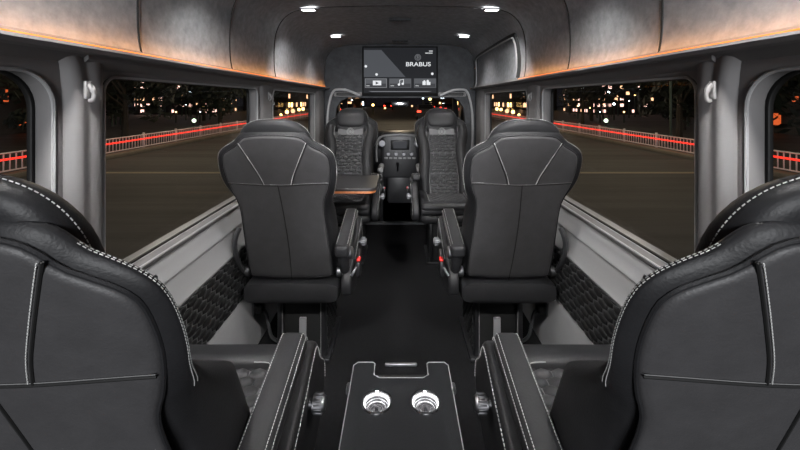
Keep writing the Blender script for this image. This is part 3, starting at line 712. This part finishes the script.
# buildings with lit windows
def building(x, y, w, d, h, label, cols, cell=1.5, frac=.4, seed=1):
    rnd = random.Random(seed); e = empty('office_building', (x, y, GZ)); tag(e, label, 'building')
    MB().box((0,0,h/2), (w,d,h), .05).build('walls', M['bld'], e); n = 0
    sx = -1 if x > 0 else 1
    for j in range(int(d/cell)):
        for i in range(int(h/cell)):
            if rnd.random() < frac and n < 46:
                MB().box((sx*(w/2+.02), -d/2+cell*(j+.5), cell*(i+.6)), (.05, cell*.55, cell*.5), 0).build('lit_window', E[rnd.choice(cols)], e); n += 1
    for j in range(int(w/cell)):
        for i in range(int(h/cell)):
            if rnd.random() < frac and n < 92:
                MB().box((-w/2+cell*(j+.5), -(d/2+.02), cell*(i+.6)), (cell*.55, .05, cell*.5), 0).build('lit_window', E[rnd.choice(cols)], e); n += 1
    return e
for s, nm in ((-1,'left'), (1,'right')):
    building(s*29, 51, 9, 9, 7.5, 'pale block with pinkish lit windows, beyond the trees outside the large %s window' % nm, ['pink','warm','pink'], .75, .35, 3)
    building(s*24, 20.5, 6, 6, 6.5, 'dark block with few lit windows, beyond the %s trees nearest the rear seats' % nm, ['orange'], 1.3, .12, 5)
    building(s*24, 74, 8, 16, 10, 'tall dark building with amber windows, far down the %s side of the street' % nm, ['warm','amber'], 1.6, .35, 8)
    w_ = MB(); w_.box((s*21, 7.6, GZ+.9), (.3, 9, 1.8), .02); o = recentre(w_.build('lit_wall', M['kerb'])); o.name = 'garden_wall'; tag(o, 'low stone wall beyond the trees outside the rear %s window' % nm, 'wall')
# street lamps: arm posts and globes
def lamp(kind, label, x, y, h, group, glow=.17):
    e = empty('street_lamp', (x, y, GZ)); tag(e, label, 'street lamp', group)
    MB().tube([(0,0,0), (0,0,h)], [.07,.045], 8).build('post', M['pole'], e)
    MB().lathe([(0,-glow), (glow*.7,-glow*.7), (glow,0), (glow*.7,glow*.7), (0,glow)], (0,0,h), 10).build('globe', E[kind], e)
    return e
rnd = random.Random(11)
for s, nm in ((-1,'left'), (1,'right')):
    for i, (px, py, dd, kd, gl) in enumerate([(191,92,40,'cool',.20), (203,90,38,'cool',.24), (212,91,44,'cool',.18), (186,104,34,'cool',.16), (194,122,26,'green',.19), (207,99,43,'cool',.16), (112,83,26,'amber',.13), (218,88,42,'cool',.22), (176,112,30,'amber',.10), (222,106,36,'amber',.12), (165,95,40,'amber',.12), (171,101,38,'cool',.09), (182,96,42,'warm',.16), (189,98,41,'cool',.10), (197,104,37,'warm',.14), (200,112,30,'cool',.07), (210,108,35,'amber',.10), (225,98,43,'cool',.11), (231,92,45,'warm',.15), (116,88,28,'cool',.07), (121,94,27,'amber',.06), (160,89,40,'cool',.08),
                         (287,112,40,'amber',.30), (293,116,48,'warm',.40), (299,113,56,'amber',.35), (281,118,36,'amber',.20), (303,117,60,'amber',.40), (290,106,52,'warm',.25)]):
        X = (px-400)/370*dd*(-s)*(1 if s < 0 else 1); X = abs(X)*s; Z = CZ+(100-py)/370*dd
        X += 0
        wh = 'large' if px < 240 else 'front'
        col = {'cool':'white','green':'greenish white','amber':'amber','warm':'orange'}[kd]
        lamp(kd, '%s street lamp glowing beyond the railing, seen through the %s %s window' % (col, wh, nm), X, dd, max(.4, Z-GZ), '%s street lamps outside the %s %s window' % (col, wh, nm), gl*.7)
p = empty('lamp_post', (8.9+1.6, 14.35, GZ)); p.location = (10.9, 14.9, GZ); tag(p, 'tall thin green pole beyond the railing outside the large right window', 'pole')
MB().tube([(0,0,0), (0,0,5.5)], .045, 8).build('shaft', M['pole'], p); MB().box((0,0,.1), (.2,.2,.2), .02).build('base', M['pole'], p)
# cars ahead
def car(x, y, label):
    e = empty('car', (x, y, GZ)); tag(e, label, 'car', 'cars on the street ahead')
    pr = [(-2.1,.35), (-2.15,.75), (-2.0,.95), (-1.5,1.0), (-1.1,1.42), (.3,1.45), (1.0,1.0), (1.9,.88), (2.1,.6), (2.1,.35)]
    n = len(pr); vs = [(-.86+.08*(z > 1.1), a, z) for a, z in pr]+[(.86-.08*(z > 1.1), a, z) for a, z in pr]
    MB().add(vs, [tuple(range(n)), tuple(range(n, 2*n))[::-1]]+[(i, (i+1) % n, n+(i+1) % n, n+i) for i in range(n)]).build('body', M['carpaint'], e)
    MB().add([(-.66,-1.47,1.04), (.66,-1.47,1.04), (.62,-1.14,1.38), (-.62,-1.14,1.38), (-.66,-1.49,1.06), (.66,-1.49,1.06), (.62,-1.16,1.40), (-.62,-1.16,1.40)], [(0,1,2,3), (4,5,6,7), (0,1,5,4), (2,3,7,6), (0,3,7,4), (1,2,6,5)]).build('rear_window', M['carglass'], e)
    for s in (-1, 1):
        MB().box((s*.66,-2.15,.80), (.34,.08,.18), .03).build('tail_lamp', M['tail'], e)
        for yy in (-1.35, 1.35): MB().lathe([(0,-.1), (.30,-.1), (.33,-.05), (.33,.05), (.30,.1), (0,.1)], (s*.80,yy,.33), 18, None, Matrix.Rotation(PI/2, 3, 'Y')).build('wheel', M['rubber'], e)
for x, y, l in ((2.4,36,'dark car with lit red tail lamps ahead, just right of the mirror'), (6.0,46,'dark car with lit tail lamps parked far right down the street'), (-6.2,44,'dark car with lit tail lamps far left down the street'), (4.6,60,'dark car with red tail lamps, most distant on the right lane'), (-2.2,70,'dark car with red tail lamps, most distant on the left lane')): car(x, y, l)
for (px, py, dd, kd, gl, lb) in ((430,99,40,'yellow',.34,'square-topped yellow street light ahead at the right of the mirror'), (423,98,44,'cool',.26,'white street light beside the yellow one ahead'), (373,105,48,'amber',.35,'amber street light ahead, left of the mirror'), (352,100,50,'cool',.2,'white street light ahead over the left front seat'), (385,108,60,'amber',.3,'amber street light ahead, low and central'), (412,106,62,'warm',.35,'orange street light ahead, low and right of centre'), (440,103,50,'amber',.25,'amber street light ahead over the right front seat'), (362,104,56,'warm',.3,'orange street light ahead, leftmost of the central ones')):
    lamp(kd, lb, (px-400)/370*dd, dd, CZ+(100-py)/370*dd-GZ, 'street lights ahead', gl*.5)
building(-16, 92, 14, 8, 16, 'dark office block with scattered lit windows at the left end of the street ahead', ['warm','amber','cool'], 1.7, .28, 21)
building(15, 96, 14, 8, 16, 'dark office block with scattered lit windows at the right end of the street ahead', ['warm','amber','cool'], 1.7, .3, 22)
# ------------------------------------------------------------------ light
for (x, y, e_) in ((-7.8, 12.5, 150), (7.8, 12.5, 150), (-7.8, 24, 300), (7.8, 24, 300), (-8.2, 4, 70), (8.2, 4, 70), (0, 30, 260)):
    add_light('POINT', 'street_glow', (x, y, 3.8), e_*1.7, (1,.82,.58), .3)
# added fill light far behind the open rear, brightening the seat backs
add_light('AREA', 'rear_fill_light', (0, -7, 1.75), 650, (.95,.97,1), 2.2, 1.4, (math.radians(88), 0, 0))
wd = bpy.data.worlds.new('night'); bpy.context.scene.world = wd; wd.use_nodes = True
bg = wd.node_tree.nodes['Background']; bg.inputs[0].default_value = (.02,.018,.022,1); bg.inputs[1].default_value = .35
# ------------------------------------------------------------------ camera
cam = bpy.data.cameras.new('camera'); co_ = bpy.data.objects.new('camera', cam); COL.objects.link(co_)
co_.location = (0, 0, CZ); co_.rotation_euler = (PI/2, 0, 0); cam.sensor_width = 36; cam.lens = 370/800*36; cam.shift_y = -125/800
cam.clip_start = .02; cam.clip_end = 300
sc_ = bpy.context.scene; sc_.camera = co_
sc_.view_settings.view_transform = 'Standard'; sc_.view_settings.look = 'None'; sc_.view_settings.gamma = 1; sc_.view_settings.exposure = 0
